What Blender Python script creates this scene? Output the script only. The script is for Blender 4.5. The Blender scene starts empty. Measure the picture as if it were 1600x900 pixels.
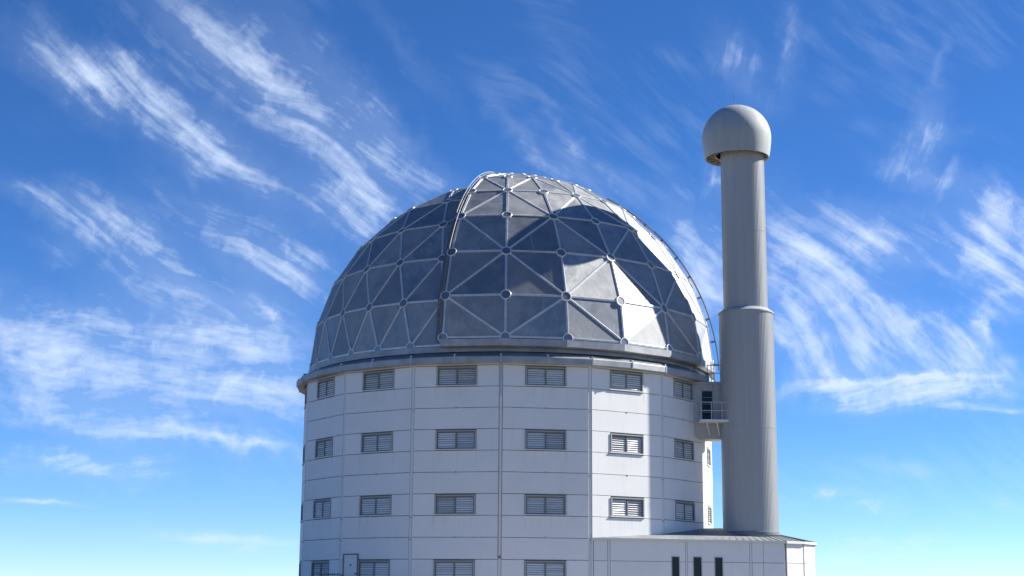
import bpy, math, random
from mathutils import Vector, Matrix
random.seed(7)
R = math.radians
SC = bpy.context.scene
COL = SC.collection

# ------------------------------------------------------------------ camera
EYE = 1.65
cam_data = bpy.data.cameras.new('camera')
cam = bpy.data.objects.new('camera', cam_data)
COL.objects.link(cam)
cam_data.sensor_width = 36.0
cam_data.lens = 2362.04 / 1600 * 36.0
cam_data.clip_start = 0.5
cam_data.clip_end = 20000
cam.matrix_world = (Matrix.Translation((0, 0, EYE)) @ Matrix.Rotation(-0.0026437, 4, 'Z')
                    @ Matrix.Rotation(math.pi / 2 + 0.1985627, 4, 'X') @ Matrix.Rotation(0.0074187, 4, 'Z'))
SC.camera = cam

# ------------------------------------------------------------------ light
SUN_AZ, SUN_EL = R(106.5), R(34.0)          # azimuth from the building's camera side, turning right
SUN = Vector((math.sin(SUN_AZ) * math.cos(SUN_EL), -math.cos(SUN_AZ) * math.cos(SUN_EL), math.sin(SUN_EL)))
ld = bpy.data.lights.new('sun', 'SUN')
ld.energy = 5.0
ld.angle = R(0.53)
ld.color = (1.0, 0.95, 0.86)
sun = bpy.data.objects.new('sun', ld)
COL.objects.link(sun)
sun.rotation_euler = SUN.to_track_quat('Z', 'Y').to_euler()
sun.location = (60, 40, 80)
SC.view_settings.view_transform = 'Standard'
SC.view_settings.look = 'None'
SC.view_settings.exposure = 1.08
SC.view_settings.gamma = 1.0
SC.view_settings.use_curve_mapping = False
SC.cycles.use_denoising = True
SC.cycles.max_bounces = 6
SC.cycles.sample_clamp_indirect = 8.0

# ------------------------------------------------------------------ sky: blue air and cirrus, by azimuth and elevation
# each wisp: azimuth, elevation, slant, half length, half width (degrees), density
CIRRUS = {
    'A': [(-16.61, 18.84, -14, 2.98, 1.07, 0.6), (-14.88, 17.82, -24, 4.25, 1.22, 0.8), (-11.82, 16.47, -31, 4.34, 1.16, 0.7), (-9.93, 15.06, -28, 3.49, 1.37, 0.5), (-11.75, 19.88, -35, 4.52, 1.68, 0.5), (-10.27, 19.74, -42, 5.03, 1.83, 0.5), (-8.2, 17.76, -32, 4.32, 1.52, 0.6), (-5.41, 16.21, -27, 3.63, 1.28, 0.8), (-8.05, 20.25, -49, 3.64, 1.07, 0.35), (-5.98, 18.34, -44, 3.25, 0.91, 0.4), (-4.82, 17.31, -45, 2.52, 0.76, 0.45), (-4.26, 20.29, -48, 3.18, 0.46, 0.22), (0.35, 17.29, -46, 2.56, 0.46, 0.4), (1.37, 16.46, -37, 2.36, 0.61, 0.35), (2.25, 17.06, -64, 2.09, 0.43, 0.45), (3.63, 15.49, -36, 2.02, 0.76, 0.3), (-5.85, 14.4, -24, 2.92, 1.37, 0.95), (-5.83, 13.62, -27, 2.08, 1.07, 0.7), (-15.67, 13.29, -19, 2.53, 1.04, 0.95), (-18.01, 13.93, -27, 2.03, 0.61, 0.5), (-13.64, 12.6, -33, 2.76, 1.22, 0.7), (-11.99, 10.89, -15, 4.99, 1.07, 0.8), (-10.81, 12.99, -29, 2.85, 0.91, 0.45), (-8.84, 12.12, -23, 3.69, 1.37, 0.85), (-8.25, 12.52, -49, 1.45, 0.76, 0.6), (-12.68, 14.44, -31, 2.28, 0.76, 0.3), (-12.18, 14.95, -65, 0.47, 0.24, 0.5), (-17.1, 12.26, -7, 1.01, 0.46, 0.3), (-2.89, 15.33, -19, 1.71, 0.61, 0.4)],
    'B': [(-16.51, 8.79, -17, 4.06, 1.68, 0.9), (-12.28, 8.14, -6, 6.99, 1.77, 1), (-14.93, 7.69, -6, 5.6, 1.37, 0.9), (-10.32, 7.64, -15, 4.41, 1.37, 0.7), (-16.35, 6.26, -6, 3.36, 0.85, 0.8), (-13.12, 5.67, -8, 4.58, 0.79, 0.9), (-9.4, 5.25, -5, 2.29, 0.37, 0.5), (-11.46, 9.62, -12, 4.41, 1.22, 0.6), (-9.25, 10.2, -38, 1.96, 0.91, 0.5)],
    'H': [(-15.44, 4.41, -3, 3.36, 0.67, 0.6), (-16.93, 3.03, -3, 1.86, 0.12, 0.5), (-10.4, 1.83, -3, 3.93, 0.3, 0.5), (-9.6, 1.39, 1, 0.9, 0.27, 0.6), (-16.79, 0.91, -0, 1.94, 0.27, 0.4), (13.81, 1.67, 3, 3.11, 0.46, 0.9), (16.9, 0.97, 2, 2.37, 0.3, 0.8), (15.07, 7.04, -12, 1.39, 0.15, 0.8), (17.42, 6.7, -8, 2.03, 0.15, 0.8), (14.71, 7.52, -0, 4.69, 0.67, 0.9), (11.97, 3.73, -10, 0.63, 0.3, 0.6), (14.85, 4.46, -1, 1.64, 0.37, 0.5), (13.34, 6.75, 1, 2.18, 0.27, 0.4), (13.66, 3.08, -10, 1.09, 0.37, 0.35), (18.12, 3.22, -24, 1.06, 0.3, 0.3)],
    'C': [(11.63, 11.72, -58, 4.17, 1.52, 0.6), (11.31, 9.11, -47, 3.26, 1.22, 0.8), (12.16, 10.04, -53, 3.89, 1.37, 0.6), (14.04, 12.8, -29, 2.64, 1.07, 0.85), (13.7, 10.23, -52, 3.46, 1.22, 0.6), (16.39, 8.84, -32, 3.36, 1.22, 0.9), (18.23, 11.43, -46, 2.97, 1.37, 0.85), (18.89, 13, -49, 2.28, 1.07, 0.75), (7.55, 12.78, -57, 2.94, 1.22, 0.7), (7.59, 11.1, -61, 1.86, 0.76, 0.5), (17.81, 9.71, -72, 1.06, 0.46, 0.6)],
    'D': [(9.06, 19.53, -61, 2.16, 0.98, 0.45), (11.02, 19.78, -93, 2.09, 0.55, 0.35), (16.57, 18.94, -114, 1.44, 0.37, 0.45), (16.12, 16.9, -112, 1.39, 0.76, 0.5), (16.03, 15.27, -20, 2, 0.76, 0.95), (16.22, 16.6, 8, 1.42, 0.61, 0.5), (15.15, 14.15, -10, 2.88, 0.61, 0.3), (7.98, 15.53, -69, 1.19, 0.61, 0.5)],
}
FIBRE = {'A': (-35, 0.11, 1.45), 'B': (-10, 0.12, 1.15), 'H': (0, 0.12, 1.7), 'C': (-50, 0.20, 1.3), 'D': (66, 0.26, 1.3)}
world = bpy.data.worlds.new('World')
SC.world = world
world.use_nodes = True
wt = world.node_tree
world.cycles.sampling_method = 'MANUAL'
world.cycles.sample_map_resolution = 512
wt.nodes.clear()


class NT:
    """small helper to write node trees"""
    def __init__(self, tree):
        self.t = tree

    def n(self, kind, **kw):
        nd = self.t.nodes.new(kind)
        for k, v in kw.items():
            if k.startswith('i_'):
                key = k[2:]
                key = int(key) if key.isdigit() else key.replace('_', ' ')
                self.put(nd.inputs[key], v)
            else:
                setattr(nd, k, v)
        return nd

    def put(self, sock, v):
        if isinstance(v, bpy.types.NodeSocket):
            self.t.links.new(v, sock)
        else:
            sock.default_value = v

    def m(self, op, a, b=0.0, c=None, clamp=False):
        nd = self.t.nodes.new('ShaderNodeMath')
        nd.operation = op
        nd.use_clamp = clamp
        self.put(nd.inputs[0], a)
        self.put(nd.inputs[1], b)
        if c is not None:
            self.put(nd.inputs[2], c)
        return nd.outputs[0]

    def vm(self, op, a, b=(0, 0, 0)):
        nd = self.t.nodes.new('ShaderNodeVectorMath')
        nd.operation = op
        self.put(nd.inputs[0], a)
        if op == 'SCALE':
            self.put(nd.inputs['Scale'], b)
        else:
            self.put(nd.inputs[1], b)
        return nd.outputs[0]

    def noise(self, vec, scale, detail=4.0, rough=0.55, dist=0.0, color=False, dims='3D'):
        nd = self.n('ShaderNodeTexNoise', noise_dimensions=dims)
        if vec is not None:
            self.put(nd.inputs['Vector'], vec)
        nd.inputs['Scale'].default_value = scale
        nd.inputs['Detail'].default_value = detail
        nd.inputs['Roughness'].default_value = rough
        nd.inputs['Distortion'].default_value = dist
        return nd.outputs['Color' if color else 'Fac']

    def ramp(self, fac, lo, hi, a=0.0, b=1.0, smooth=True):
        nd = self.n('ShaderNodeMapRange', interpolation_type='SMOOTHSTEP' if smooth else 'LINEAR')
        self.put(nd.inputs['Value'], fac)
        nd.inputs['From Min'].default_value = lo
        nd.inputs['From Max'].default_value = hi
        nd.inputs['To Min'].default_value = a
        nd.inputs['To Max'].default_value = b
        return nd.outputs[0]

    def mix(self, fac, a, b, blend='MIX'):
        nd = self.n('ShaderNodeMix', data_type='RGBA', blend_type=blend)
        self.put(nd.inputs[0], fac)
        self.put(nd.inputs[6], a)
        self.put(nd.inputs[7], b)
        return nd.outputs[2]

    def mapping(self, vec, loc=(0, 0, 0), rot=(0, 0, 0), scale=(1, 1, 1), kind='POINT'):
        nd = self.n('ShaderNodeMapping', vector_type=kind)
        self.put(nd.inputs['Vector'], vec)
        nd.inputs['Location'].default_value = loc
        nd.inputs['Rotation'].default_value = rot
        nd.inputs['Scale'].default_value = scale
        return nd.outputs[0]


w = NT(wt)
sky = w.n('ShaderNodeTexSky', sky_type='NISHITA')
sky.sun_disc = False
sky.sun_elevation = SUN_EL
sky.sun_rotation = math.atan2(SUN.x, SUN.y)
sky.altitude = 1800
sky.air_density = 0.7
sky.dust_density = 0.0
sky.ozone_density = 6.0
gen = w.n('ShaderNodeTexCoord').outputs['Generated']
sep = w.n('ShaderNodeSeparateXYZ', i_0=gen)
az = w.m('MULTIPLY', w.m('ARCTAN2', sep.outputs[0], sep.outputs[1]), 57.29578)
el = w.m('MULTIPLY', w.m('ARCSINE', sep.outputs[2]), 57.29578)
sph = w.n('ShaderNodeCombineXYZ', i_0=az, i_1=el).outputs[0]
HALF3 = (0.5, 0.5, 0.5)
wob = w.vm('SUBTRACT', w.noise(sph, 0.35, 3, 0.6, color=True, dims='2D'), HALF3)
wob2 = w.vm('SUBTRACT', w.noise(sph, 1.4, 4, 0.65, color=True, dims='2D'), HALF3)
bend = w.vm('SUBTRACT', w.noise(sph, 0.11, 1, 0.4, color=True, dims='2D'), HALF3)
warp = w.vm('MULTIPLY', w.vm('ADD', sph, w.vm('ADD', w.vm('SCALE', wob, 1.6), w.vm('SCALE', wob2, 0.7))), (1, 1, 0))
calm = w.vm('MULTIPLY', w.vm('ADD', sph, w.vm('SCALE', wob, 0.45)), (1, 1, 0))
soft = w.vm('MULTIPLY', w.vm('ADD', sph, w.vm('SCALE', bend, 2.6)), (1, 1, 0))
puff = w.noise(warp, 0.85, 6, 0.60, dims='2D')
cloud = None
for g, blobs in CIRRUS.items():
    acc = None
    for (a, e, rot, hl, hw, dens) in blobs:
        loc = w.mapping(calm if hw < 0.35 else warp, (a, e, 0), (0, 0, R(rot)), (hl * 1.5, hw * 1.6, 1), 'TEXTURE')
        gr = w.n('ShaderNodeTexGradient', gradient_type='QUADRATIC_SPHERE', i_0=loc).outputs['Fac']
        dens *= {'H': 2.0, 'D': 0.9, 'A': 0.86, 'B': 1.1}.get(g, 1.35)
        acc = w.m('MULTIPLY', gr, dens) if acc is None else w.m('MULTIPLY_ADD', gr, dens, acc)
    rot, sl, sw = FIBRE[g]
    fa = w.noise(w.mapping(w.mapping(soft, rot=(0, 0, R(-rot))), scale=(sl, sw, 1)), 0.9, 5, 0.52, dims='2D')
    fb = w.noise(w.mapping(w.mapping(soft, (3, 7, 0), rot=(0, 0, R(-rot - 14))), scale=(sl * 1.2, sw * 2.6, 1)), 1.1, 3, 0.6, dims='2D')
    tex = w.m('MULTIPLY_ADD', fa, 0.56, w.m('MULTIPLY_ADD', fb, 0.14, w.m('MULTIPLY', puff, 0.30)))
    tex = w.ramp(tex, 0.37, 0.66, smooth=False)
    body = w.m('MINIMUM', w.m('MULTIPLY', acc, 1.45), 1.0)
    dens_ = w.m('MULTIPLY_ADD', body, 0.55, w.m('MULTIPLY_ADD', tex, 1.05, -0.70), clamp=True)
    d = w.m('MULTIPLY', w.m('MULTIPLY_ADD', dens_, 0.92, 0.17), w.m('POWER', body, 0.8))
    cloud = d if cloud is None else w.m('ADD', cloud, d)
# thin cirrus over the whole of the sky, as much outside the view as inside it
field = w.ramp(w.noise(w.mapping(sph, (13, 5, 2), scale=(0.6, 1.2, 1)), 0.16, 3, 0.5, dims='2D'), 0.48, 0.75)
strand = w.ramp(w.noise(w.mapping(w.mapping(soft, rot=(0, 0, R(33))), scale=(0.25, 1.5, 1)), 1.0, 5, 0.6, dims='2D'), 0.36, 0.8)
cloud = w.m('MULTIPLY_ADD', w.m('MULTIPLY', field, strand), 0.15, cloud)
cloud = w.m('MULTIPLY', cloud, w.ramp(el, 0.0, 3.0))
cloud = w.m('MULTIPLY', w.m('MINIMUM', cloud, 1.0), 0.84)
hsv = w.n('ShaderNodeHueSaturation', i_Color=sky.outputs[0], i_Saturation=1.15, i_Value=1.0, i_Hue=0.505)
cloud_col = (4.7, 5.5, 6.8, 1)
bg = w.n('ShaderNodeBackground', i_Color=w.mix(cloud, hsv.outputs[0], cloud_col), i_Strength=0.081)
out = w.n('ShaderNodeOutputWorld', i_0=bg.outputs[0])


# ------------------------------------------------------------------ materials
def material(name, base=(0.5, 0.5, 0.5), rough=0.5, metal=0.0, build=None, spec=0.5):
    mt = bpy.data.materials.new(name)
    mt.use_nodes = True
    t = NT(mt.node_tree)
    bs = mt.node_tree.nodes['Principled BSDF']
    bs.inputs['Base Color'].default_value = (*base, 1)
    bs.inputs['Roughness'].default_value = rough
    bs.inputs['Metallic'].default_value = metal
    bs.inputs['Specular IOR Level'].default_value = spec
    if build:
        build(t, bs)
    return mt


def position(t):
    return t.n('ShaderNodeNewGeometry').outputs['Position']


def rnd(t):
    return t.n('ShaderNodeObjectInfo').outputs['Random']


def bump(t, bs, h, strength=0.3, dist=0.02):
    b = t.n('ShaderNodeBump', i_Height=h, i_Strength=strength, i_Distance=dist)
    t.put(bs.inputs['Normal'], b.outputs[0])


def white_panel(t, bs):
    p = position(t)
    streak = t.noise(t.mapping(p, scale=(2.2, 2.2, 0.16)), 1.6, 5, 0.6)
    blotch = t.noise(p, 0.55, 4, 0.6)
    c = t.mix(t.ramp(blotch, 0.3, 0.75), (0.80, 0.80, 0.79, 1), (0.75, 0.755, 0.75, 1))
    c = t.mix(t.ramp(streak, 0.56, 0.82, 0, 0.32), c, (0.58, 0.56, 0.52, 1))
    c = t.mix(t.m('MULTIPLY', rnd(t), 0.22), c, (0.64, 0.65, 0.645, 1))
    t.put(bs.inputs['Base Color'], c)
    bump(t, bs, t.noise(p, 3.0, 3, 0.5), 0.12, 0.01)


def rain_marked(t, bs):
    white_panel(t, bs)
    src = bs.inputs['Base Color'].links[0].from_socket
    ob = t.n('ShaderNodeSeparateXYZ', i_0=t.n('ShaderNodeTexCoord').outputs['Object'])
    ax = t.m('ABSOLUTE', ob.outputs[0])
    ends = t.ramp(t.m('ABSOLUTE', t.m('SUBTRACT', ax, 1.17)), 0.02, 0.22, 1.0, 0.0)
    wide = t.ramp(ax, 1.05, 1.30, 0.45, 0.0)
    run = t.ramp(ob.outputs[2], 0.05, 1.15)
    v = t.noise(t.mapping(position(t), scale=(9, 9, 0.35)), 1.0, 4, 0.6)
    k = t.m('MULTIPLY', t.m('MULTIPLY', t.m('MAXIMUM', ends, wide), run), t.ramp(v, 0.42, 0.70))
    t.put(bs.inputs['Base Color'], t.mix(t.m('MULTIPLY', k, 0.38), src, (0.42, 0.39, 0.34, 1)))


def alu_panel(t, bs):
    p = position(t)
    r = rnd(t)
    r2 = t.m('FRACT', t.m('MULTIPLY', r, 17.31))
    off = t.vm('ADD', p, t.vm('SCALE', (17.0, 31.0, 9.0), r))
    cl = t.noise(off, 0.75, 6, 0.68, 0.5)
    fine = t.noise(t.mapping(off, scale=(1.3, 1.3, 0.4)), 3.5, 6, 0.7)
    c = t.mix(t.ramp(cl, 0.36, 0.66), (0.29, 0.30, 0.31, 1), (0.42, 0.425, 0.425, 1))
    c = t.mix(t.ramp(fine, 0.52, 0.74, 0, 0.55), c, (0.56, 0.56, 0.545, 1))
    c = t.mix(t.m('MULTIPLY', r, 0.72), c, (0.185, 0.20, 0.225, 1))
    t.put(bs.inputs['Base Color'], c)
    t.put(bs.inputs['Metallic'], t.ramp(r2, 0.0, 1.0, 0.82, 0.40, smooth=False))
    t.put(bs.inputs['Roughness'], t.m('ADD', t.ramp(cl, 0.3, 0.7, 0.47, 0.62), t.m('MULTIPLY', r2, 0.12)))
    bump(t, bs, t.noise(off, 0.9, 3, 0.5), 0.22, 0.10)


def alu_rib(t, bs):
    p = position(t)
    c = t.mix(t.ramp(t.noise(p, 3.0, 4, 0.6), 0.3, 0.75), (0.60, 0.61, 0.615, 1), (0.74, 0.745, 0.74, 1))
    t.put(bs.inputs['Base Color'], c)


def cladding(t, bs):
    p = position(t)
    streak = t.noise(t.mapping(p, scale=(5.0, 5.0, 0.07)), 1.0, 5, 0.65)
    c = t.mix(t.ramp(streak, 0.35, 0.7), (0.375, 0.39, 0.395, 1), (0.41, 0.422, 0.425, 1))
    rust = t.m('MULTIPLY', t.ramp(t.noise(t.mapping(p, scale=(3.2, 3.2, 0.09)), 1.3, 4, 0.6), 0.68, 0.78), 0.14)
    c = t.mix(rust, c, (0.25, 0.20, 0.16, 1))
    t.put(bs.inputs['Base Color'], c)


def cap_paint(t, bs):
    p = position(t)
    streak = t.noise(t.mapping(p, scale=(3.0, 3.0, 0.25)), 1.0, 5, 0.65)
    c = t.mix(t.ramp(streak, 0.3, 0.75), (0.33, 0.36, 0.368, 1), (0.39, 0.415, 0.42, 1))
    t.put(bs.inputs['Base Color'], c)


def stained_metal(t, bs):
    p = position(t)
    c = t.mix(t.ramp(t.noise(p, 0.9, 6, 0.65), 0.35, 0.7), (0.29, 0.305, 0.33, 1), (0.42, 0.43, 0.44, 1))
    c = t.mix(t.ramp(t.noise(t.mapping(p, scale=(2, 2, 0.5)), 2.4, 5, 0.7), 0.58, 0.75, 0, 0.5), c, (0.20, 0.19, 0.18, 1))
    t.put(bs.inputs['Base Color'], c)


def roof_sheet(t, bs):
    p = position(t)
    c = t.mix(t.ramp(t.noise(p, 0.8, 5, 0.6), 0.3, 0.7), (0.20, 0.215, 0.22, 1), (0.29, 0.295, 0.29, 1))
    t.put(bs.inputs['Base Color'], c)


def veld(t, bs):
    p = position(t)
    a = t.noise(p, 0.045, 8, 0.62)
    b = t.noise(p, 1.7, 5, 0.7)
    c = t.mix(t.ramp(a, 0.35, 0.65), (0.20, 0.165, 0.12, 1), (0.12, 0.115, 0.07, 1))
    c = t.mix(t.ramp(b, 0.5, 0.75, 0, 0.6), c, (0.27, 0.235, 0.185, 1))
    t.put(bs.inputs['Base Color'], c)
    bump(t, bs, b, 0.5, 0.1)


def gravel(t, bs):
    p = position(t)
    c = t.mix(t.noise(p, 9.0, 5, 0.7), (0.24, 0.215, 0.18, 1), (0.40, 0.365, 0.31, 1))
    t.put(bs.inputs['Base Color'], c)


M = dict(
    panel=material('white_wall_panel', rough=0.55, build=white_panel, spec=0.3),
    panel_rain=material('white_wall_panel_rain_marked', rough=0.55, build=rain_marked, spec=0.3),
    post=material('wall_corner_trim', (0.70, 0.70, 0.69), 0.6, build=None),
    joint=material('wall_joint', (0.25, 0.255, 0.26), 0.9),
    frame=material('window_frame_metal', (0.17, 0.18, 0.195), 0.5),
    reveal=material('window_surround_metal', (0.36, 0.372, 0.375), 0.55),
    slat=material('louvre_slat', (0.78, 0.79, 0.78), 0.45),
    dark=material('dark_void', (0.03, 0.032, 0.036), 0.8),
    glass=material('dark_glass', (0.010, 0.016, 0.018), 0.1, spec=0.25),
    sill=material('window_sill_paint', (0.72, 0.72, 0.70), 0.5),
    alu=material('dome_aluminium', rough=0.42, metal=0.76, build=alu_panel),
    rib=material('dome_rib_aluminium', rough=0.42, metal=0.35, build=alu_rib),
    hub=material('dome_hub_metal', (0.46, 0.475, 0.49), 0.42, 0.5),
    hubin=material('dome_hub_recess', (0.22, 0.23, 0.245), 0.35, 0.6),
    stained=material('stained_flashing', rough=0.55, metal=0.25, build=stained_metal),
    clad=material('tower_cladding', rough=0.5, build=cladding),
    cap=material('tower_cap_paint', rough=0.65, spec=0.25, build=cap_paint),
    rust=material('rusty_steel', (0.20, 0.15, 0.11), 0.8),
    roof=material('roof_sheet', rough=0.75, metal=0.0, spec=0.2, build=roof_sheet),
    rail=material('galvanised_rail', (0.52, 0.54, 0.55), 0.5, 0.4),
    darkrail=material('dark_rail', (0.10, 0.11, 0.12), 0.6),
    concrete=material('grey_concrete', (0.42, 0.42, 0.41), 0.8),
    ground=material('dry_veld', rough=0.95, build=veld, spec=0.1),
    gravel=material('gravel_apron', rough=0.95, build=gravel, spec=0.1),
)


# ------------------------------------------------------------------ mesh helpers
class MB:
    def __init__(self):
        self.v, self.f = [], []

    def add(self, vs, fs):
        o = len(self.v)
        self.v += [tuple(x) for x in vs]
        self.f += [tuple(i + o for i in f) for f in fs]
        return self

    def box(self, x0, x1, y0, y1, z0, z1):
        vs = [(x, y, z) for z in (z0, z1) for y in (y0, y1) for x in (x0, x1)]
        return self.add(vs, [(0, 2, 3, 1), (4, 5, 7, 6), (0, 1, 5, 4), (2, 6, 7, 3), (0, 4, 6, 2), (1, 3, 7, 5)])

    def slat(self, x0, x1, y0, z0, y1, z1, th):
        """thin tilted strip between two edges"""
        d = Vector((0, y1 - y0, z1 - z0))
        n = Vector((0, -d.z, d.y)).normalized() * th
        q = [(y0, z0), (y1, z1), (y1 + n.y, z1 + n.z), (y0 + n.y, z0 + n.z)]
        vs = [(x0, a, b) for a, b in q] + [(x1, a, b) for a, b in q]
        return self.add(vs, [(0, 1, 2, 3), (7, 6, 5, 4), (0, 4, 5, 1), (1, 5, 6, 2), (2, 6, 7, 3), (3, 7, 4, 0)])

    def tube(self, a, b, r, n=8):
        a, b = Vector(a), Vector(b)
        d = (b - a).normalized()
        u = d.orthogonal().normalized()
        v = d.cross(u)
        ring = [u * math.cos(2 * math.pi * i / n) * r + v * math.sin(2 * math.pi * i / n) * r for i in range(n)]
        vs = [a + p for p in ring] + [b + p for p in ring]
        fs = [(i, (i + 1) % n, n + (i + 1) % n, n + i) for i in range(n)]
        fs += [tuple(range(n))[::-1], tuple(range(n, 2 * n))]
        return self.add(vs, fs)

    def path(self, pts, r, n=6):
        for a, b in zip(pts, pts[1:]):
            self.tube(a, b, r, n)
        return self

    def lathe(self, prof, n, axis=None, origin=(0, 0, 0), ph=0.0, close=True):
        """profile of (radius, height) turned about an axis"""
        ax = Vector(axis).normalized() if axis is not None else Vector((0, 0, 1))
        if axis is None:
            u, v = Vector((1, 0, 0)), Vector((0, 1, 0))
        else:
            u = ax.orthogonal().normalized()
            v = ax.cross(u)
        o = Vector(origin)
        vs = []
        for r, h in prof:
            for i in range(n):
                a = 2 * math.pi * i / n + ph
                vs.append(o + ax * h + (u * math.cos(a) + v * math.sin(a)) * r)
        fs = []
        for k in range(len(prof) - 1):
            for i in range(n):
                j = (i + 1) % n
                fs.append((k * n + i, k * n + j, (k + 1) * n + j, (k + 1) * n + i))
        if close:
            fs.append(tuple(range(n))[::-1])
            fs.append(tuple(range((len(prof) - 1) * n, len(prof) * n)))
        return self.add(vs, fs)

    def prism(self, pts, z0, z1):
        """closed polygon (counter-clockwise) extruded upwards"""
        n = len(pts)
        vs = [(x, y, z0) for x, y in pts] + [(x, y, z1) for x, y in pts]
        fs = [(i, (i + 1) % n, n + (i + 1) % n, n + i) for i in range(n)]
        return self.add(vs, fs + [tuple(range(n))[::-1], tuple(range(n, 2 * n))])

    def strip(self, rows, closed=False):
        """quads between equal-length rows of points"""
        n = len(rows[0])
        vs = [p for r in rows for p in r]
        fs = []
        for k in range(len(rows) - 1):
            for i in range(n if closed else n - 1):
                j = (i + 1) % n
                fs.append((k * n + i, k * n + j, (k + 1) * n + j, (k + 1) * n + i))
        return self.add(vs, fs)

    def mesh(self, name, mat, smooth=False):
        me = bpy.data.meshes.new(name)
        me.from_pydata(self.v, [], self.f)
        mats = mat if isinstance(mat, (list, tuple)) else [mat]
        for m_ in mats:
            me.materials.append(m_)
        if smooth:
            me.polygons.foreach_set('use_smooth', [True] * len(me.polygons))
        me.update()
        return me


def link(name, me, parent=None, loc=(0, 0, 0), rz=0.0):
    o = bpy.data.objects.new(name, me)
    COL.objects.link(o)
    o.location = loc
    o.rotation_euler = (0, 0, rz)
    if parent is not None:
        o.parent = parent
    return o


def thing(name, label, cat, loc, group=None):
    o = link(name, None, None, loc)
    o.empty_display_size = 0.5
    o['label'] = label
    o['category'] = cat
    if group:
        o['group'] = group
    return o


def smooth_by_angle(me, ang=35):
    me.polygons.foreach_set('use_smooth', [True] * len(me.polygons))
    me.set_sharp_from_angle(angle=R(ang))


# ------------------------------------------------------------------ ground
g = MB()
rings = [0, 30, 60, 120, 250, 500, 1000, 2000, 4000, 9000]
rows = []
for r_ in rings[1:]:
    row = []
    for i in range(48):
        a = 2 * math.pi * i / 48
        h = 0.0 if r_ < 200 else -(r_ ** 0.5 - 14) * (0.35 + 0.3 * math.sin(3 * a + r_ * 0.01) + 0.2 * math.sin(7 * a))
        row.append((r_ * math.cos(a), 96 + r_ * math.sin(a), h))
    rows.append(row)
g.strip(rows, True)
g.add(rows[0], [tuple(range(48))])
gd = link('ground', g.mesh('ground', M['ground']))
gd['kind'] = 'structure'
CX, CY = 0.0, 96.373
ga = MB()
ga.lathe([(19.0, 0.004), (26.0, 0.004)], 64, origin=(CX, CY, 0), close=False)
ga.lathe([(12.0, 0.004), (19.0, 0.004)], 64, origin=(CX, CY, 0), close=False)
path = link('gravel_path', ga.mesh('gravel_path', M['gravel']))
path['kind'] = 'structure'

# ------------------------------------------------------------------ the sixteen-sided telescope building
N = 16
PH = -1.5509                        # azimuth of the corner that looks at the camera, degrees
RW = 13.0
STEP = 360 / N
APO = RW * math.cos(R(STEP / 2))
FW = 2 * RW * math.sin(R(STEP / 2))   # facet width, 5.07 m
ROW = 1.187
TOP = 12.4265 + EYE


def facet_az(k):
    return R(PH + (k - 3) * STEP + STEP / 2)


def corner_az(k):
    return R(PH + (k - 3) * STEP)


bld = thing('telescope_building', 'white sixteen-sided panelled observatory drum with rows of louvred windows', 'building', (CX, CY, 0))


def ngon(rad, z):
    return [(rad * math.sin(corner_az(k)), -rad * math.cos(corner_az(k)), z) for k in range(N)]


core = MB()
core.strip([ngon(RW - 0.075, 0.0), ngon(RW - 0.075, 12.56 + EYE)], True)
link('wall', core.mesh('wall', M['joint']), bld)

GAP = 0.028
HALF = 1.16                           # half width of a window opening with its surround


def panel_mesh(x0, x1, z0, z1, name='wall_panel', mat='panel'):
    m_ = MB()
    b = 0.008
    vs = [(x0, 0.04, z0), (x1, 0.04, z0), (x1, 0.04, z1), (x0, 0.04, z1),
          (x0, -0.02 + b, z0), (x1, -0.02 + b, z0), (x1, -0.02 + b, z1), (x0, -0.02 + b, z1),
          (x0 + b, -0.02, z0 + b), (x1 - b, -0.02, z0 + b), (x1 - b, -0.02, z1 - b), (x0 + b, -0.02, z1 - b)]
    fs = []
    for i in range(4):
        j = (i + 1) % 4
        fs += [(i, j, 4 + j, 4 + i), (4 + i, 4 + j, 8 + j, 8 + i)]
    fs.append((8, 9, 10, 11))
    m_.add(vs, fs)
    return m_.mesh(name, M[mat])


EDGE = FW / 2 - 0.104
ZL, ZH = GAP / 2, ROW - GAP / 2
pm_full = panel_mesh(-EDGE, EDGE, ZL, ZH)
pm_rain = panel_mesh(-EDGE, EDGE, ZL, ZH, mat='panel_rain')
pm_left = panel_mesh(-EDGE, -HALF - 0.01, ZL, ZH)
pm_right = panel_mesh(HALF + 0.01, EDGE, ZL, ZH)

# one window: metal surround standing proud, dark frame with a mullion, louvre slats in two leaves, sill
wz0, wz1 = 0.035, ROW - 0.07
sur = MB()
sur.box(-HALF, HALF, -0.068, 0.10, wz1 - 0.055, wz1)
sur.box(-HALF, -HALF + 0.07, -0.068, 0.10, wz0 + 0.05, wz1 - 0.055)
sur.box(HALF - 0.07, HALF, -0.068, 0.10, wz0 + 0.05, wz1 - 0.055)
me_sur = sur.mesh('window', M['reveal'])
fr = MB()
a0, a1, b0, b1 = -HALF + 0.07, HALF - 0.07, wz0 + 0.05, wz1 - 0.055
fr.box(a0, a1, -0.02, 0.07, b0, b0 + 0.06)
fr.box(a0, a1, -0.02, 0.07, b1 - 0.05, b1)
fr.box(a0, a0 + 0.05, -0.02, 0.07, b0 + 0.06, b1 - 0.05)
fr.box(a1 - 0.05, a1, -0.02, 0.07, b0 + 0.06, b1 - 0.05)
me_fr = fr.mesh('frame', M['frame'])
mu = MB().box(-0.035, 0.035, -0.02, 0.075, b0 + 0.06, b1 - 0.05)
me_mu = mu.mesh('mullion', M['frame'])
si = MB()
si.box(-HALF - 0.06, HALF + 0.06, -0.10, 0.02, wz0 - 0.005, wz0 + 0.045)
me_si = si.mesh('sill', M['sill'])
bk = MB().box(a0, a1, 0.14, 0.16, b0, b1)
me_bk = bk.mesh('backing', M['dark'])


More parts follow.
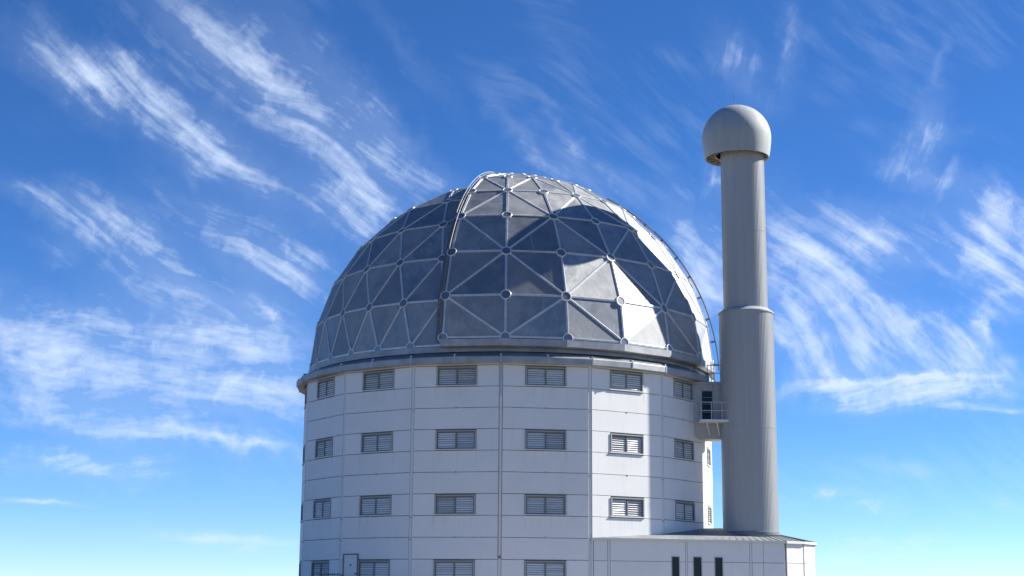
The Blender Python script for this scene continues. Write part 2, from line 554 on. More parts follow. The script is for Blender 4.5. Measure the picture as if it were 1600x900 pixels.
def louvre_mesh(x0, x1, seed, tilt):
    """seven slats of one leaf; tilt sets how far they stand open"""
    m_ = MB()
    rg_ = random.Random(seed)
    n = 7
    for i in range(n):
        z = b0 + 0.066 + i * (b1 - b0 - 0.125) / n
        t_ = tilt + rg_.uniform(-0.012, 0.012)
        m_.slat(x0, x1, 0.016, z + rg_.uniform(0, 0.006), 0.016 + t_, z + 0.103 - t_ * 0.35, 0.008)
    return m_.mesh('louvre', M['slat'])


me_l1 = [louvre_mesh(a0 + 0.055, -0.04, s, t_) for s, t_ in enumerate((0.045, 0.06, 0.035, 0.08, 0.05))]
me_l2 = [louvre_mesh(0.04, a1 - 0.055, s + 9, t_) for s, t_ in enumerate((0.05, 0.04, 0.065, 0.05, 0.085))]

BC = 1                                 # the facet with the door
for k in range(N):
    a = facet_az(k)
    base = (APO * math.sin(a), -APO * math.cos(a), 0)
    for row in range(12):
        z0 = TOP - (row + 1) * ROW
        if row == 11:
            continue
        loc = (base[0], base[1], z0)
        if row % 3 == 0:
            link('wall_panel', pm_left, bld, loc, a)
            link('wall_panel', pm_right, bld, loc, a)
            win = link('window', me_sur, bld, loc, a)
            for nm, me in (('frame', me_fr), ('mullion', me_mu), ('sill', me_si), ('backing', me_bk),
                           ('louvre', me_l1[(k * 3 + row * 2) % 5]), ('louvre', me_l2[(k * 2 + row) % 5])):
                link(nm, me, win)
        else:
            link('wall_panel', pm_rain if row % 3 == 1 else pm_full, bld, loc, a)
pl_h = TOP - 11 * ROW - GAP
pm_base = panel_mesh(-EDGE, EDGE, 0.01, pl_h, 'plinth')
trim = MB().box(-FW / 2 + 0.06, FW / 2 - 0.06, -0.035, 0.06, TOP + 0.012, TOP + 0.115)
me_trim = trim.mesh('frieze', M['post'])
cp = MB()
cp.box(-0.078, 0.078, -0.012, 0.10, 0.0, TOP + 0.10)
me_cp = cp.mesh('corner_post', M['post'])
clip = MB().box(-0.035, 0.035, -0.035, 0.0, -0.05, 0.05)
me_clip = clip.mesh('joint_clip', M['reveal'])
for k in range(N):
    a = facet_az(k)
    base = (APO * math.sin(a), -APO * math.cos(a), 0)
    link('plinth', pm_base, bld, base, a)
    link('frieze', me_trim, bld, base, a)
    c = corner_az(k)
    rc = RW - 0.035
    link('corner_post', me_cp, bld, (rc * math.sin(c), -rc * math.cos(c), 0), c)

# small fixings on the joints, clips on the corner trims and one downpipe
for k in range(0, 7):
    a = facet_az(k)
    for row in (1, 2, 4, 5, 7, 8):
        if row % 3 == 2 or (k + row) % 4 == 0:
            link('joint_clip', me_clip, bld, (APO * math.sin(a), -APO * math.cos(a), TOP - row * ROW), a)
    c = corner_az(k)
    for row in (2, 5, 7, 8, 10):
        if (k * 7 + row * 3) % 4 != 1:
            link('joint_clip', me_clip, bld, ((RW - 0.03) * math.sin(c), -(RW - 0.03) * math.cos(c), TOP - row * ROW - 0.1), c)
c = corner_az(3)
dp = MB().tube((0.0, -0.05, 1.93 + EYE), (0.0, -0.05, TOP + 0.08), 0.03, 10)
pipe = link('downpipe', dp.mesh('downpipe', M['sill'], True), bld, ((RW - 0.0) * math.sin(c), -(RW - 0.0) * math.cos(c), 0), c)
link('pipe_shoe', MB().tube((0.0, -0.05, 1.78 + EYE), (0.0, -0.05, 1.93 + EYE), 0.055, 10).mesh('pipe_shoe', M['frame']), pipe)

# eave: sloping flashing over an upright fascia, one length for each side
ez0, ez1, ez2 = 12.50 + EYE, 12.88 + EYE, 13.16 + EYE
RE = 13.38
for k in range(N):
    c0, c1 = corner_az(k), corner_az(k + 1)

    def pt(rad, c, z):
        return Vector((rad * math.sin(c), -rad * math.cos(c), z))
    m_ = MB()
    prof = [(12.90, ez0 + 0.02), (RE - 0.03, ez0), (RE, ez0 + 0.03), (RE, ez1 - 0.05), (RE - 0.03, ez1)]
    flash = [(RE - 0.03, ez1 + 0.002), (12.80, ez2), (12.78, ez2 - 0.06)]
    e = 0.0007
    m_.strip([[pt(r_, c0 + e, z), pt(r_, (c0 + c1) / 2, z), pt(r_, c1 - e, z)] for r_, z in prof])
    ev = link('eave', m_.mesh('eave', M['stained']), bld)
    m_ = MB()
    m_.strip([[pt(r_, c0 + e, z), pt(r_, (c0 + c1) / 2, z), pt(r_, c1 - e, z)] for r_, z in flash])
    link('flashing', m_.mesh('flashing', M['alu']), ev)
    for cc, nm in ((c0, 'strap'), ((c0 + c1) / 2, 'strap')):
        rr = RE
        s_ = MB()
        s_.box(-0.03, 0.03, -0.02, 0.005, ez0 - 0.01, ez1)
        s_.box(-0.05, 0.05, 0.05, 0.22, ez1 + 0.02, ez1 + 0.12)
        link(nm, s_.mesh(nm, M['hub']), ev, (rr * math.sin(cc), -rr * math.cos(cc), 0), cc)
curb = MB()
curb.lathe([(12.78, ez0), (12.78, ez2 - 0.08), (12.20, ez2 - 0.08), (12.20, 13.9 + EYE)], 64, close=False)
link('dome_track', curb.mesh('dome_track', M['dark']), bld)

# door beside a lower window
a = facet_az(BC)
db = (APO * math.sin(a), -APO * math.cos(a), 0)
xd = -FW / 2 + 0.84
zd = -0.06 + EYE
dr = MB().box(xd - 0.49, xd + 0.49, -0.055, -0.022, zd + 0.01, zd + 2.06)
door = link('door', dr.mesh('door', M['sill']), bld, db, a)
m_ = MB()
m_.box(xd - 0.56, xd - 0.49, -0.09, -0.021, zd, zd + 2.13)
m_.box(xd + 0.49, xd + 0.56, -0.09, -0.021, zd, zd + 2.13)
m_.box(xd - 0.49, xd + 0.49, -0.09, -0.021, zd + 2.06, zd + 2.13)
link('door_frame', m_.mesh('door_frame', M['frame']), door)
link('door_plate', MB().lathe([(0.07, 0), (0.07, 0.012)], 14, axis=(0, -1, 0), origin=(xd, -0.056, zd + 1.5)).mesh('door_plate', M['frame']), door)
link('handle', MB().box(xd + 0.36, xd + 0.46, -0.12, -0.056, zd + 0.98, zd + 1.05).mesh('handle', M['frame']), door)

# entrance stair in front of that door
st = thing('entrance_stair', 'concrete landing with steps and dark railing below the white door', 'stairs', (CX + db[0], CY + db[1], 0))
st.rotation_euler = (0, 0, a)
lx0, lx1 = -FW / 2 - 0.35, -FW / 2 + 1.75
link('landing', MB().box(lx0, lx1, -1.45, -0.03, 0.0, zd - 0.02).mesh('landing', M['concrete']), st)
for i in range(8):
    h = (zd - 0.02) * (8 - i) / 9
    link('step', MB().box(lx1 + i * 0.28 + 0.001, lx1 + (i + 1) * 0.28, -1.45, -0.03, 0.0, h).mesh('step', M['concrete']), st)
rl = MB()
rl.path([(lx0 + 0.05, -0.06, zd + 0.98), (lx0 + 0.05, -1.4, zd + 0.98), (lx1 - 0.55, -1.4, zd + 0.98), (lx1 - 0.35, -1.4, zd + 0.9), (lx1 + 2.2, -1.4, 1.0)], 0.022)
rl.path([(lx0 + 0.05, -0.06, zd + 0.5), (lx0 + 0.05, -1.4, zd + 0.5), (lx1 - 0.35, -1.4, zd + 0.5)], 0.016)
link('handrail', rl.mesh('handrail', M['darkrail']), st)
for i in range(11):
    x = lx0 + 0.05 + i * (lx1 - 0.4 - lx0) / 10
    link('baluster', MB().tube((x, -1.4, zd - 0.02), (x, -1.4, zd + 0.97), 0.013).mesh('baluster', M['darkrail']), st)

# ------------------------------------------------------------------ the dome
ZC = 13.40 + EYE
dome = thing('telescope_dome', 'faceted aluminium geodesic dome with raised shutter on top of the white drum', 'dome', (CX, CY, ZC))
TOCAM = Vector((0, -CY, EYE - ZC)).normalized()


def sp(rad, azd, latd):
    a, l = R(azd), R(latd)
    return Vector((rad * math.cos(l) * math.sin(a), -rad * math.cos(l) * math.cos(a), rad * math.sin(l)))


def seen(p, lim=-0.22):
    return p.normalized().dot(TOCAM) > lim


def tri_panel(mb, a, b, c, inset=0.03, th=0.04):
    a, b, c = Vector(a), Vector(b), Vector(c)
    n = (b - a).cross(c - a).normalized()
    if n.dot(a) < 0:
        b, c = c, b
        n = -n
    g_ = (a + b + c) / 3
    o = [p + (g_ - p).normalized() * inset for p in (a, b, c)]
    mb.add(o + [p - n * th for p in o], [(0, 1, 2), (5, 4, 3), (0, 3, 4, 1), (1, 4, 5, 2), (2, 5, 3, 0)])


RIB = [(-.058, -.06), (-.058, .035), (-.034, .04), (-.026, .01), (.026, .01), (.034, .04), (.058, .035), (.058, -.06)]


def rib_mesh(mb, a, b, s=1.0, trim_=0.2):
    a, b = Vector(a), Vector(b)
    d = (b - a).normalized()
    a, b = a + d * trim_, b - d * trim_
    up = ((a + b) / 2).normalized()
    side = d.cross(up).normalized()
    up = side.cross(d).normalized()
    n = len(RIB)
    vs = [p + side * x * s + up * y * s for p in (a, b) for x, y in RIB]
    fs = [(i, (i + 1) % n, n + (i + 1) % n, n + i) for i in range(n)]
    mb.add(vs, fs + [tuple(range(n))[::-1], tuple(range(n, 2 * n))])


HUBP = [(0.305, -0.05), (0.305, 0.028), (0.292, 0.042), (0.252, 0.042), (0.242, 0.018), (0.0, 0.018)]


def hub_mesh(mb, p, s=1.0):
    p = Vector(p)
    mb.lathe([(r_ * s, h) for r_, h in HUBP], 14, axis=p.normalized(), origin=p, close=False)


def hub_obj(part, p, s):
    mb = MB()
    hub_mesh(mb, p, s)
    me = mb.mesh('hub', [M['rib'], M['hubin']])
    n = 14
    for i, poly in enumerate(me.polygons):
        if i >= 4 * n:
            poly.material_index = 1
    me.polygons.foreach_set('use_smooth', [True] * len(me.polygons))
    me.set_sharp_from_angle(angle=R(30))
    return link('hub', me, part)


def cover(part, tris, edges, hubs, rib_s=1.0, hub_s=1.0, thin=()):
    back_p, back_r = MB(), MB()
    for t_ in tris:
        c = (t_[0] + t_[1] + t_[2]) / 3
        if seen(c):
            mb = MB()
            tri_panel(mb, *t_)
            link('panel', mb.mesh('panel', M['alu']), part)
        else:
            tri_panel(back_p, *t_)
    for a_, b_ in edges:
        if seen((a_ + b_) / 2, -0.12):
            mb = MB()
            rib_mesh(mb, a_, b_, rib_s)
            link('rib', mb.mesh('rib', M['rib']), part)
        else:
            rib_mesh(back_r, a_, b_, rib_s)
    for a_, b_ in thin:
        mb = MB()
        rib_mesh(mb, a_, b_, 0.55, 0.03)
        link('seam_strip', mb.mesh('seam_strip', M['hub']), part)
    for p in hubs:
        if seen(p, -0.05):
            hub_obj(part, p, hub_s)
        else:
            hub_mesh(back_r, p, hub_s)
    if back_p.v:
        o = link('rear_panel_cladding', back_p.mesh('rear_panel_cladding', M['alu']), part)
        o['kind'] = 'stuff'
    if back_r.v:
        o = link('rear_rib_lattice', back_r.mesh('rear_rib_lattice', M['rib']), part)
        o['kind'] = 'stuff'


# raised shutter: meridian ribs every 15.4 degrees, diagonals between every other hub
RS = 13.2
SAZ0, SST, SCOL = -16.0, 15.42, 9
SLAT = [2.5, 13.3, 26.0, 39.0, 51.7, 64.4, 77.0]


def sn(i, j):
    return sp(RS, SAZ0 + SST * i, SLAT[j])


sk = MB()
band = []
for z0_, r_ in ((0.02, RS - 0.25), (0.08, RS + 0.10), (0.47, RS + 0.10), (0.52, RS - 0.3)):
    band.append([Vector((r_ * math.sin(R(SAZ0 - 0.6 + (SST * SCOL + 1.2) * i / (SCOL * 1))), -r_ * math.cos(R(SAZ0 - 0.6 + (SST * SCOL + 1.2) * i / SCOL)), z0_)) for i in range(SCOL + 1)])
sk.strip(band)
shutter = link('shutter', sk.mesh('shutter', M['stained']), dome)
tris, edges, hubs, thin = [], [], [], []
for i in range(SCOL + 1):
    for j in range(len(SLAT)):
        hubs.append(sn(i, j))
        if j + 1 < len(SLAT):
            edges.append((sn(i, j), sn(i, j + 1)))
        if i < SCOL:
            edges.append((sn(i, j), sn(i + 1, j)))
for i in range(SCOL):
    for j in range(len(SLAT) - 1):
        a_, b_, c_, d_ = sn(i, j), sn(i + 1, j), sn(i + 1, j + 1), sn(i, j + 1)
        if (i + j) % 2 == 1:
            tris += [(a_, b_, c_), (a_, c_, d_)]
            edges.append((a_, c_))
        else:
            tris += [(a_, b_, d_), (b_, c_, d_)]
            edges.append((b_, d_))
        if j == 2 and i < 3:
            # welded half seam in the lower triangle
            if (i + j) % 2 == 1:
                thin.append(((a_ + b_) / 2 * 1.001, (a_ + c_) / 2 * 1.001))
            else:
                thin.append(((a_ + b_) / 2 * 1.001, (b_ + d_) / 2 * 1.001))
apex = sp(RS, 0, 90)
for i in range(SCOL):
    tris.append((sn(i, len(SLAT) - 1), sn(i + 1, len(SLAT) - 1), apex))
    edges.append((sn(i, len(SLAT) - 1), apex))
cover(shutter, tris, edges, hubs, 1.0, 1.0, thin)

# slanting side of the shutter down to the fixed shell, with its rack of rungs
sd = MB()
LATS = [2.0 + 2.2 * i for i in range(40)]
outer = [sp(RS + 0.02, SAZ0 - 0.25, l) for l in LATS if l < 86]
inner = [sp(12.58, SAZ0 - 2.6 / max(0.25, math.cos(R(l))), l) for l in LATS if l < 86]
sd.strip([outer, inner])
side = link('side_plate', sd.mesh('side_plate', M['frame']), shutter)
rg = MB()
for l in [3 + 1.1 * i for i in range(72)]:
    rg.tube(sp(RS - 0.02, SAZ0 - 0.6 / math.cos(R(l)), l), sp(12.72, SAZ0 - 2.5 / math.cos(R(l)), l), 0.022, 5)
rg.path([sp(12.78, SAZ0 - 2.45 / math.cos(R(l)), l) for l in LATS if l < 84], 0.03, 5)
link('rack', rg.mesh('rack', M['frame']), shutter)
edge_ = MB()
edge_.path([sp(RS + 0.05, SAZ0 - 0.7 / math.cos(R(l)), l) for l in LATS if l < 84], 0.022, 6)
link('edge_rail', edge_.mesh('edge_rail', M['frame']), shutter)
gr_ = MB()
top_l = [40 + 2.6 * i for i in range(16)]
gr_.path([sp(RS + 0.14, SAZ0 - 1.1 / math.cos(R(l)), l) for l in top_l], 0.02, 6)
for l in top_l[::2]:
    gr_.tube(sp(RS, SAZ0 - 0.8 / math.cos(R(l)), l), sp(RS + 0.14, SAZ0 - 1.1 / math.cos(R(l)), l), 0.025, 5)
link('guard_rail', gr_.mesh('guard_rail', M['reveal']), shutter)

# ladder running over the side of the dome
ld_ = MB()
LAZ = 84.0
ll = [2 + 1.6 * i for i in range(38)]
for da in (-0.9, 0.9):
    ld_.path([sp(RS + 0.30, LAZ + da, l) for l in ll], 0.028, 5)
for l in ll[::1]:
    ld_.tube(sp(RS + 0.30, LAZ - 0.9, l), sp(RS + 0.30, LAZ + 0.9, l), 0.016, 5)
for l in ll[1::4]:
    for da in (-0.9, 0.9):
        ld_.tube(sp(RS - 0.05, LAZ + da, l), sp(RS + 0.31, LAZ + da, l), 0.03, 5)
link('ladder', ld_.mesh('ladder', M['darkrail']), dome)

# fixed shell: five-fold geodesic, ring k of 5k hubs every 12.7 degrees down from the top
RSH = 12.62
AZ0 = -5.4
LATK = [90, 77.9, 65.4, 52.8, 39.4, 26.2, 13.3, 1.1]


def gn(k, s, m):
    return sp(RSH, AZ0 + 72 * s + (72.0 * m / k if k else 0), LATK[k])


def under(p):
    az_ = math.degrees(math.atan2(p.x, -p.y))
    lat = math.degrees(math.asin(max(-1, min(1, p.z / p.length))))
    return SAZ0 + 1.0 < az_ < SAZ0 + SST * SCOL - 1.0 and lat < 84


ringb = MB()
ringb.lathe([(RSH - 0.35, -0.18), (RSH + 0.07, -0.18), (RSH + 0.07, 0.15), (RSH - 0.3, 0.2)], 70, close=False)
shell = link('shell', ringb.mesh('shell', M['stained']), dome)
tris, edges, hubs = [], [], []
done = set()


def key(p):
    return (round(p.x, 3), round(p.y, 3), round(p.z, 3))


def edge(a_, b_):
    kk = tuple(sorted((key(a_), key(b_))))
    if kk not in done:
        done.add(kk)
        if not under((a_ + b_) / 2):
            edges.append((a_, b_))


for s in range(5):
    for k in range(7):
        for m in range(k + 1):
            a_, b_, c_ = gn(k, s, m), gn(k + 1, s, m), gn(k + 1, s, m + 1)
            if not (under(a_) and under(b_) and under(c_)):
                tris.append((a_, b_, c_))
            edge(a_, b_)
            edge(a_, c_)
            edge(b_, c_)
            if m < k:
                d_ = gn(k, s, m + 1)
                if not (under(a_) and under(c_) and under(d_)):
                    tris.append((a_, c_, d_))
            if m < k + 1:
                kk = key(b_)
                if kk not in done:
                    done.add(kk)
                    if not under(b_):
                        hubs.append(b_)
cover(shell, tris, edges, hubs, 0.95, 0.95)

# ------------------------------------------------------------------ annexe below the tower
TH = R(15.8)
E0 = Vector((4.65, 84.23, 0))
D1 = Vector((math.cos(TH), math.sin(TH), 0))
WT = 2.86 + EYE
annex = thing('annexe', 'low white panelled annexe with narrow dark windows against the drum', 'annexe', tuple(E0))
d2 = Vector((math.cos(R(37)), math.sin(R(37)), 0))
d3 = Vector((math.cos(R(56)), math.sin(R(56)), 0))
P = [Vector((0, 0, 0)), D1 * 11.754]
P.append(P[-1] + d2 * 1.489)
P.append(P[-1] + d3 * 1.642)
P.append(P[-1] + Vector((math.cos(R(80)), math.sin(R(80)), 0)) * 1.7)
P.append(P[-1] + Vector((math.cos(R(110)), math.sin(R(110)), 0)) * 2.0)
P.append(P[-1] + Vector((math.cos(R(150)), math.sin(R(150)), 0)) * 2.5)
P.append(Vector((9.0, 12.0, 0)))
P.append(Vector((4.0, 9.0, 0)))
inn = [p * 1.0 for p in P]
cen = sum(P, Vector()) / len(P)
core = MB()
ci = [(p + (cen - p).normalized() * 0.09) for p in P]
core.prism([(p.x, p.y) for p in ci], 0.0, WT - 0.02)
link('wall', core.mesh('wall', M['joint']), annex)


def wall_run(p0, p1, cuts, rows, wins=()):
    """white panels along one straight wall; wins are (s0, s1, z0, z1) openings"""
    d = (p1 - p0)
    L = d.length
    d.normalize()
    rz = math.atan2(d.y, d.x)
    for s0, s1 in zip(cuts, cuts[1:]):
        for z0, z1 in zip(rows, rows[1:]):
            cut = [w_ for w_ in wins if s0 < w_[0] < s1 and w_[2] < z1 - 0.05 and w_[3] > z0 + 0.05]
            if not cut:
                link('wall_panel', panel_mesh(s0 + 0.012, s1 - 0.012, z0 + 0.012, z1 - 0.012), annex, tuple(p0), rz)
                continue
            m_ = MB()                                       # a panel notched round the openings
            zt = min(z1 - 0.012, cut[0][3])
            xs = [s0 + 0.012] + [q for w_ in cut for q in w_[:2]] + [s1 - 0.012]
            for x0_, x1_ in zip(xs[::2], xs[1::2]):
                m_.box(x0_, x1_, -0.02, 0.04, z0 + 0.012, zt)
            if zt < z1 - 0.02:
                m_.box(s0 + 0.012, s1 - 0.012, -0.02, 0.04, zt, z1 - 0.012)
            link('wall_panel', m_.mesh('wall_panel', M['panel']), annex, tuple(p0), rz)
    return rz


zj = 1.733 + EYE
rowsA = [0.0, zj - ROW * 2, zj - ROW, zj, WT]
wtop = 2.03 + EYE
wins = [(4.735, 5.238, 0.9, wtop), (6.034, 6.581, 0.9, wtop), (7.326, 7.857, 0.9, wtop)]
rz = wall_run(P[0], P[1], [0.17, 0.98, 1.13, 5.587, 5.704, 9.484, 9.643, 10.344, 11.70], rowsA, wins)
for i in range(1, len(P) - 2):
    L = (P[i + 1] - P[i]).length
    n_ = max(1, round(L / 3.0))
    wall_run(P[i], P[i + 1], [0.05 + (L - 0.1) * q / n_ for q in range(n_ + 1)], rowsA)
for w0, w1, wa, wb in wins:
    f_ = MB()
    f_.box(w0, w0 + 0.045, -0.035, 0.05, wa, wb)
    f_.box(w1 - 0.045, w1, -0.035, 0.05, wa, wb)
    f_.box(w0 + 0.045, w1 - 0.045, -0.035, 0.05, wb - 0.045, wb)
    f_.box(w0 + 0.045, w1 - 0.045, -0.05, 0.05, wa, wa + 0.045)
    wn = link('window', f_.mesh('window', M['reveal']), annex, (0, 0, 0), rz)
    link('pane', MB().box(w0 + 0.045, w1 - 0.045, 0.02, 0.035, wa + 0.045, wb - 0.045).mesh('pane', M['glass']), wn)
for s0 in (0.09, 1.055, 5.645, 9.563):
    link('cover_strip', MB().box(s0 - 0.045, s0 + 0.045, -0.028, 0.04, 0.0, WT - 0.01).mesh('cover_strip', M['post']), annex, (0, 0, 0), rz)

# roof: shallow hipped sheet metal, rising to the drum and the tower
OV = 0.14
eaves = []
for i, p in enumerate(P):
    if 1 <= i <= 6:
        eaves.append(p + (p - cen).normalized() * OV)
    elif i == 0:
        eaves.append(p + Vector((math.sin(TH), -math.cos(TH), 0)) * OV)
    else:
        eaves.append(p)
ridge_l = Vector((5.2, 7.2, 3.86 + EYE))
ridge_r = Vector((9.9, 6.7, 3.80 + EYE))
ZE = WT + 0.10
ev = [Vector((p.x, p.y, ZE)) for p in eaves]
rm = MB()
vs = ev + [ridge_l, ridge_r] + [Vector((p.x, p.y, WT)) for p in eaves]
n = len(ev)
fs = [(0, 1, n + 1, n), (1, 2, n + 1), (2, 3, n + 1), (3, 4, n + 1), (4, 5, n + 1), (5, 6, n + 1), (6, 7, n, n + 1), (7, 8, n), (8, 0, n)]
o2 = n + 2
for i in range(n):
    j = (i + 1) % n
    fs.append((o2 + i, o2 + j, j, i))
fs.append(tuple(o2 + i for i in range(n))[::-1])
rm.add(vs, fs)
roof = link('roof', rm.mesh('roof', M['roof']), annex)
q0, q1 = ev[0], ev[1]
for i in range(1, 27):
    t_ = i / 27
    a_ = q0.lerp(q1, t_)
    b_ = ridge_l.lerp(ridge_r, t_)
    sm = MB()
    sm.path([a_ + Vector((0, 0, 0.012)), b_ + Vector((0, 0, 0.012))], 0.022, 4)
    link('roof_seam', sm.mesh('roof_seam', M['roof']), roof)
for k in range(1, 6):
    for t_ in (0.0, 0.33, 0.66):
        a_ = ev[k].lerp(ev[k + 1], t_)
        sm = MB()
        sm.path([a_ + Vector((0, 0, 0.012)), a_.lerp(ridge_r, 0.97) + Vector((0, 0, 0.012))], 0.022, 4)
        link('roof_seam', sm.mesh('roof_seam', M['roof']), roof)
ft = MB()
for i in range(0, 6):
    a_, b_ = ev[i], ev[i + 1]
    d = (b_ - a_).normalized()
    nn = Vector((d.y, -d.x, 0)) * 0.02
    q = [a_, b_, b_ + nn, a_ + nn]
    zz0, zz1 = WT - 0.02, ZE + 0.015
    ft.add([(v.x, v.y, zz0) for v in q] + [(v.x, v.y, zz1) for v in q],
           [(0, 1, 2, 3), (7, 6, 5, 4), (0, 4, 5, 1), (1, 5, 6, 2), (2, 6, 7, 3), (3, 7, 4, 0)])
link('roof_edge', ft.mesh('roof_edge', M['sill']), roof)

# ------------------------------------------------------------------ tower
TX, TY = 14.40, 89.95
tower = thing('alignment_tower', 'tall grey ribbed cylindrical tower with a small white dome on top', 'tower', (TX, TY, 3.2 + EYE))
TZ = 3.2 + EYE


def ribbed(r_, zs, flutes, depth):
    """shaft of ribbed sheet; zs are (height, extra radius)"""
    mb = MB()
    rows_ = []
    for z, dr in zs:
        row = []
        for i in range(flutes):
            for f_, off in ((0.0, 0), (0.42, 0), (0.5, -depth), (0.92, -depth)):
                a = 2 * math.pi * (i + f_) / flutes
                rr = r_ + off + dr
                row.append((rr * math.cos(a), rr * math.sin(a), z))
        rows_.append(row)
    mb.strip(rows_, True)
    return mb


z_col = 16.64 + EYE - TZ
z_top = 26.87 + EYE - TZ
sz = 9.62 + EYE - TZ
lower = link('lower_shaft', ribbed(1.63, [(0, 0), (sz - 0.02, 0), (sz - 0.015, 0.012), (sz + 0.015, 0.012), (sz + 0.02, 0), (z_col, 0)], 96, 0.013).mesh('lower_shaft', M['clad']), tower)
su = 21.6 + EYE - TZ
upper = link('upper_shaft', ribbed(1.33, [(z_col - 0.05, 0), (su - 0.02, 0), (su - 0.015, 0.01), (su + 0.015, 0.01), (su + 0.02, 0), (z_top, 0)], 80, 0.013).mesh('upper_shaft', M['clad']), tower)
me = MB().lathe([(1.60, z_col - 0.10), (1.68, z_col - 0.08), (1.68, z_col - 0.01), (1.62, z_col + 0.03), (1.40, z_col + 0.20), (1.33, z_col + 0.23)], 64, close=False).mesh('collar', M['cap'])
smooth_by_angle(me)
link('collar', me, tower)
me = MB().lathe([(1.70, -0.05), (1.70, 0.12), (1.6, 0.16)], 48, close=False).mesh('base_flashing', M['frame'])
link('base_flashing', me, tower, (0, 0, 3.42 - 3.2))
ox = 14.08 - TX
zr = 26.35 + EYE - TZ
zc_ = 27.64 + EYE - TZ
prof = [(1.93, zr), (1.965, zr + 0.02), (2.05, zr + 0.5), (2.10, zr + 0.95)]
for i in range(0, 19):
    a = R(90 * i / 18)
    prof.append((2.12 * math.cos(a) + (0.001 if i == 18 else 0), zc_ + 2.10 * math.sin(a)))
me = MB().lathe(prof, 72, origin=(ox, 0, 0), close=False).mesh('cap_dome', M['cap'])
smooth_by_angle(me, 40)
cap = link('cap_dome', me, tower)
und = MB().lathe([(1.30, zr + 0.22), (1.88, zr + 0.22), (1.90, zr + 0.02), (1.93, zr)], 60, origin=(ox, 0, 0), close=False)
link('cap_underside', und.mesh('cap_underside', M['concrete']), cap)
for i in range(22):
    a = 2 * math.pi * i / 22 + 0.1
    ca, sa = math.cos(a), math.sin(a)
    bk_ = MB().tube((ox + 1.35 * ca, 1.35 * sa, zr + 0.14), (ox + 1.88 * ca, 1.88 * sa, zr + 0.16), 0.05, 5)
    link('cap_bracket', bk_.mesh('cap_bracket', M['rust']), cap)
sl = MB()
for a0_, a1_, rr in ((-91.5, -91.1, 2.127),):
    rws = []
    for i in range(25):
        l = R(86 * i / 24)
        rws.append([(ox + rr * math.cos(l) * math.cos(R(a)), rr * math.cos(l) * math.sin(R(a)), zc_ + rr * 0.992 * math.sin(l)) for a in (a0_, a1_)])
    sl.strip(rws)
link('slit_seam', sl.mesh('slit_seam', M['reveal']), cap)
link('lightning_rod', MB().tube((ox - 0.1, 0, zc_ + 2.05), (ox - 0.1, 0, zc_ + 2.95), 0.016).mesh('lightning_rod', M['darkrail']), tower)

# ------------------------------------------------------------------ covered bridge between drum and tower, with a balcony
BX, BY = 12.1, 90.0
br = thing('access_bridge', 'grey enclosed bridge with dark door and railed balcony joining drum to tower', 'bridge', (BX, BY, 0))
f0, f1 = 10.10 + EYE, 12.30 + EYE
x0, x1 = 11.05 - BX, 13.15 - BX
xa, xb = 11.64 - BX, 12.30 - BX
for bb in ((x0, xa, 0.0, 0.12, f0, f1), (xb, x1, 0.0, 0.12, f0, f1), (xa, xb, 0.0, 0.12, f0 + 1.82, f1), (x0 + 0.6, x1, 1.7, 1.82, f0, f1)):
    link('corridor_wall', MB().box(*bb).mesh('corridor_wall', M['clad']), br)
link('corridor_roof', MB().box(x0 - 0.3, x1 - 0.02, -0.10, 2.0, f1, f1 + 0.16).mesh('corridor_roof', M['stained']), br)
link('corridor_floor', MB().box(x0, x1, 0.0, 1.9, f0 - 0.14, f0).mesh('corridor_floor', M['concrete']), br)
so = MB()
pr = [(x0 + 0.02, f0 - 0.14), (x0 + 0.06, f0 - 0.62), (x0 + 0.22, f0 - 0.88), (x0 + 0.50, f0 - 1.06), (x1 - 0.25, f0 - 1.06), (x1 - 0.02, f0 - 0.9), (x1 - 0.02, f0 - 0.14)]
so.add([(x, 0.03, z) for x, z in pr] + [(x, 1.75, z) for x, z in pr],
       [tuple(range(7)), tuple(range(7, 14))[::-1]] + [(i, 7 + i, 7 + (i + 1) % 7, (i + 1) % 7) for i in range(7)])
link('soffit', so.mesh('soffit', M['concrete']), br)
dd = link('door', MB().box(xa + 0.04, xb - 0.04, 0.05, 0.09, f0 + 0.01, f0 + 1.78).mesh('door', M['glass']), br)
m_ = MB()
m_.box(xa, xa + 0.04, -0.02, 0.10, f0, f0 + 1.82)
m_.box(xb - 0.04, xb, -0.02, 0.10, f0, f0 + 1.82)
m_.box(xa + 0.04, xb - 0.04, -0.02, 0.10, f0 + 1.78, f0 + 1.82)
for zz in (0.5, 1.0, 1.4):
    m_.box(xa + 0.04, xb - 0.04, 0.03, 0.05, f0 + zz, f0 + zz + 0.04)
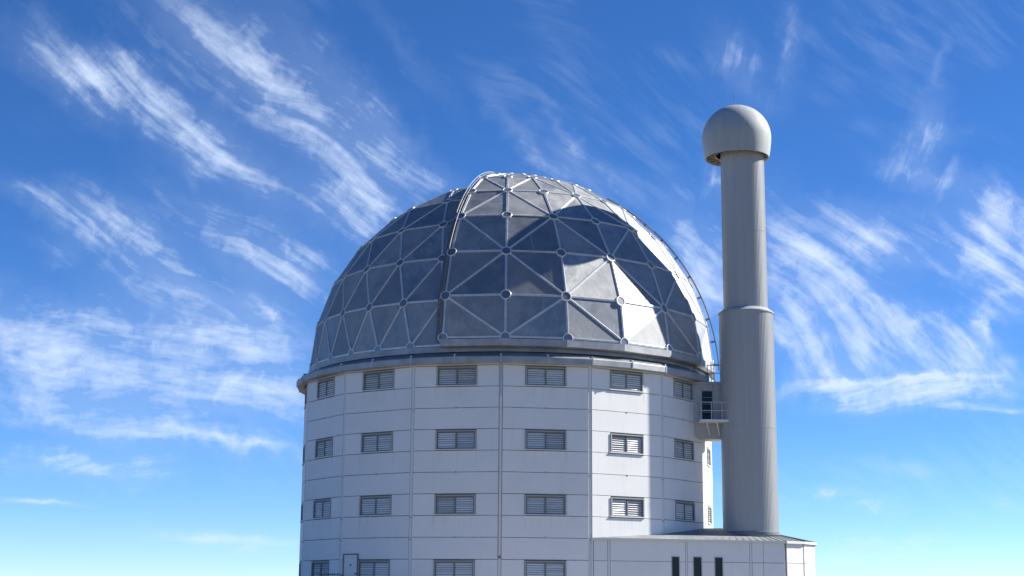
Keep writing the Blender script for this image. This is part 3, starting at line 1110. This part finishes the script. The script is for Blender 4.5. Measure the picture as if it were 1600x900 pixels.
link('door_frame', m_.mesh('door_frame', M['frame']), dd)
link('balcony_slab', MB().box(x0 + 0.35, x1 + 0.10, -1.0, -0.004, f0 - 0.15, f0 - 0.005).mesh('balcony_slab', M['sill']), br)
px0, px1 = x0 + 0.42, x1 + 0.06
for zz in (0.52, 1.02):
    rl = MB().path([(px0, -0.02, f0 + zz), (px0, -0.95, f0 + zz), (px1, -0.95, f0 + zz), (px1, -0.5, f0 + zz)], 0.024)
    link('rail', rl.mesh('rail', M['rail']), br)
for x, y in ((px0, -0.95), (px0 + 0.62, -0.95), (px0 + 1.24, -0.95), (px1, -0.95), (px1, -0.5), (px0, -0.06)):
    link('rail_post', MB().tube((x, y, f0 - 0.02), (x, y, f0 + 1.03), 0.024).mesh('rail_post', M['rail']), br)
for x in (x0 + 0.75, x0 + 1.35, x1):
    link('bracket', MB().tube((x, -0.92, f0 - 0.17), (x + 0.28, -0.03, f0 - 0.85), 0.038).mesh('bracket', M['sill']), br)
# roof ladder and rail on top of the bridge
for x in (12.22 - BX, 12.40 - BX):
    link('ladder_rail', MB().tube((x, -0.12, f1 - 0.35), (x, -0.12, f1 + 1.35), 0.026).mesh('ladder_rail', M['rail']), br)
ru = MB()
for i in range(6):
    ru.tube((12.22 - BX, -0.12, f1 - 0.2 + i * 0.28), (12.40 - BX, -0.12, f1 - 0.2 + i * 0.28), 0.015, 5)
link('ladder_rung', ru.mesh('ladder_rung', M['rail']), br)
gr2 = MB()
for zz in (0.68, 1.15):
    gr2.path([(12.0 - BX, -0.06, f1 + zz), (12.9 - BX, -0.06, f1 + zz)], 0.022)
gr2.path([(12.0 - BX, -0.06, f1 + 1.15), (12.0 - BX, -0.06, f1 + 0.16)], 0.022)
gr2.path([(12.9 - BX, -0.06, f1 + 1.15), (12.9 - BX, -0.06, f1 + 0.16)], 0.022)
gr2.path([(11.1 - BX, -0.4, f1 + 0.95), (12.2 - BX, -0.1, f1 + 0.55)], 0.03)
link('guard_rail', gr2.mesh('guard_rail', M['darkrail']), br)
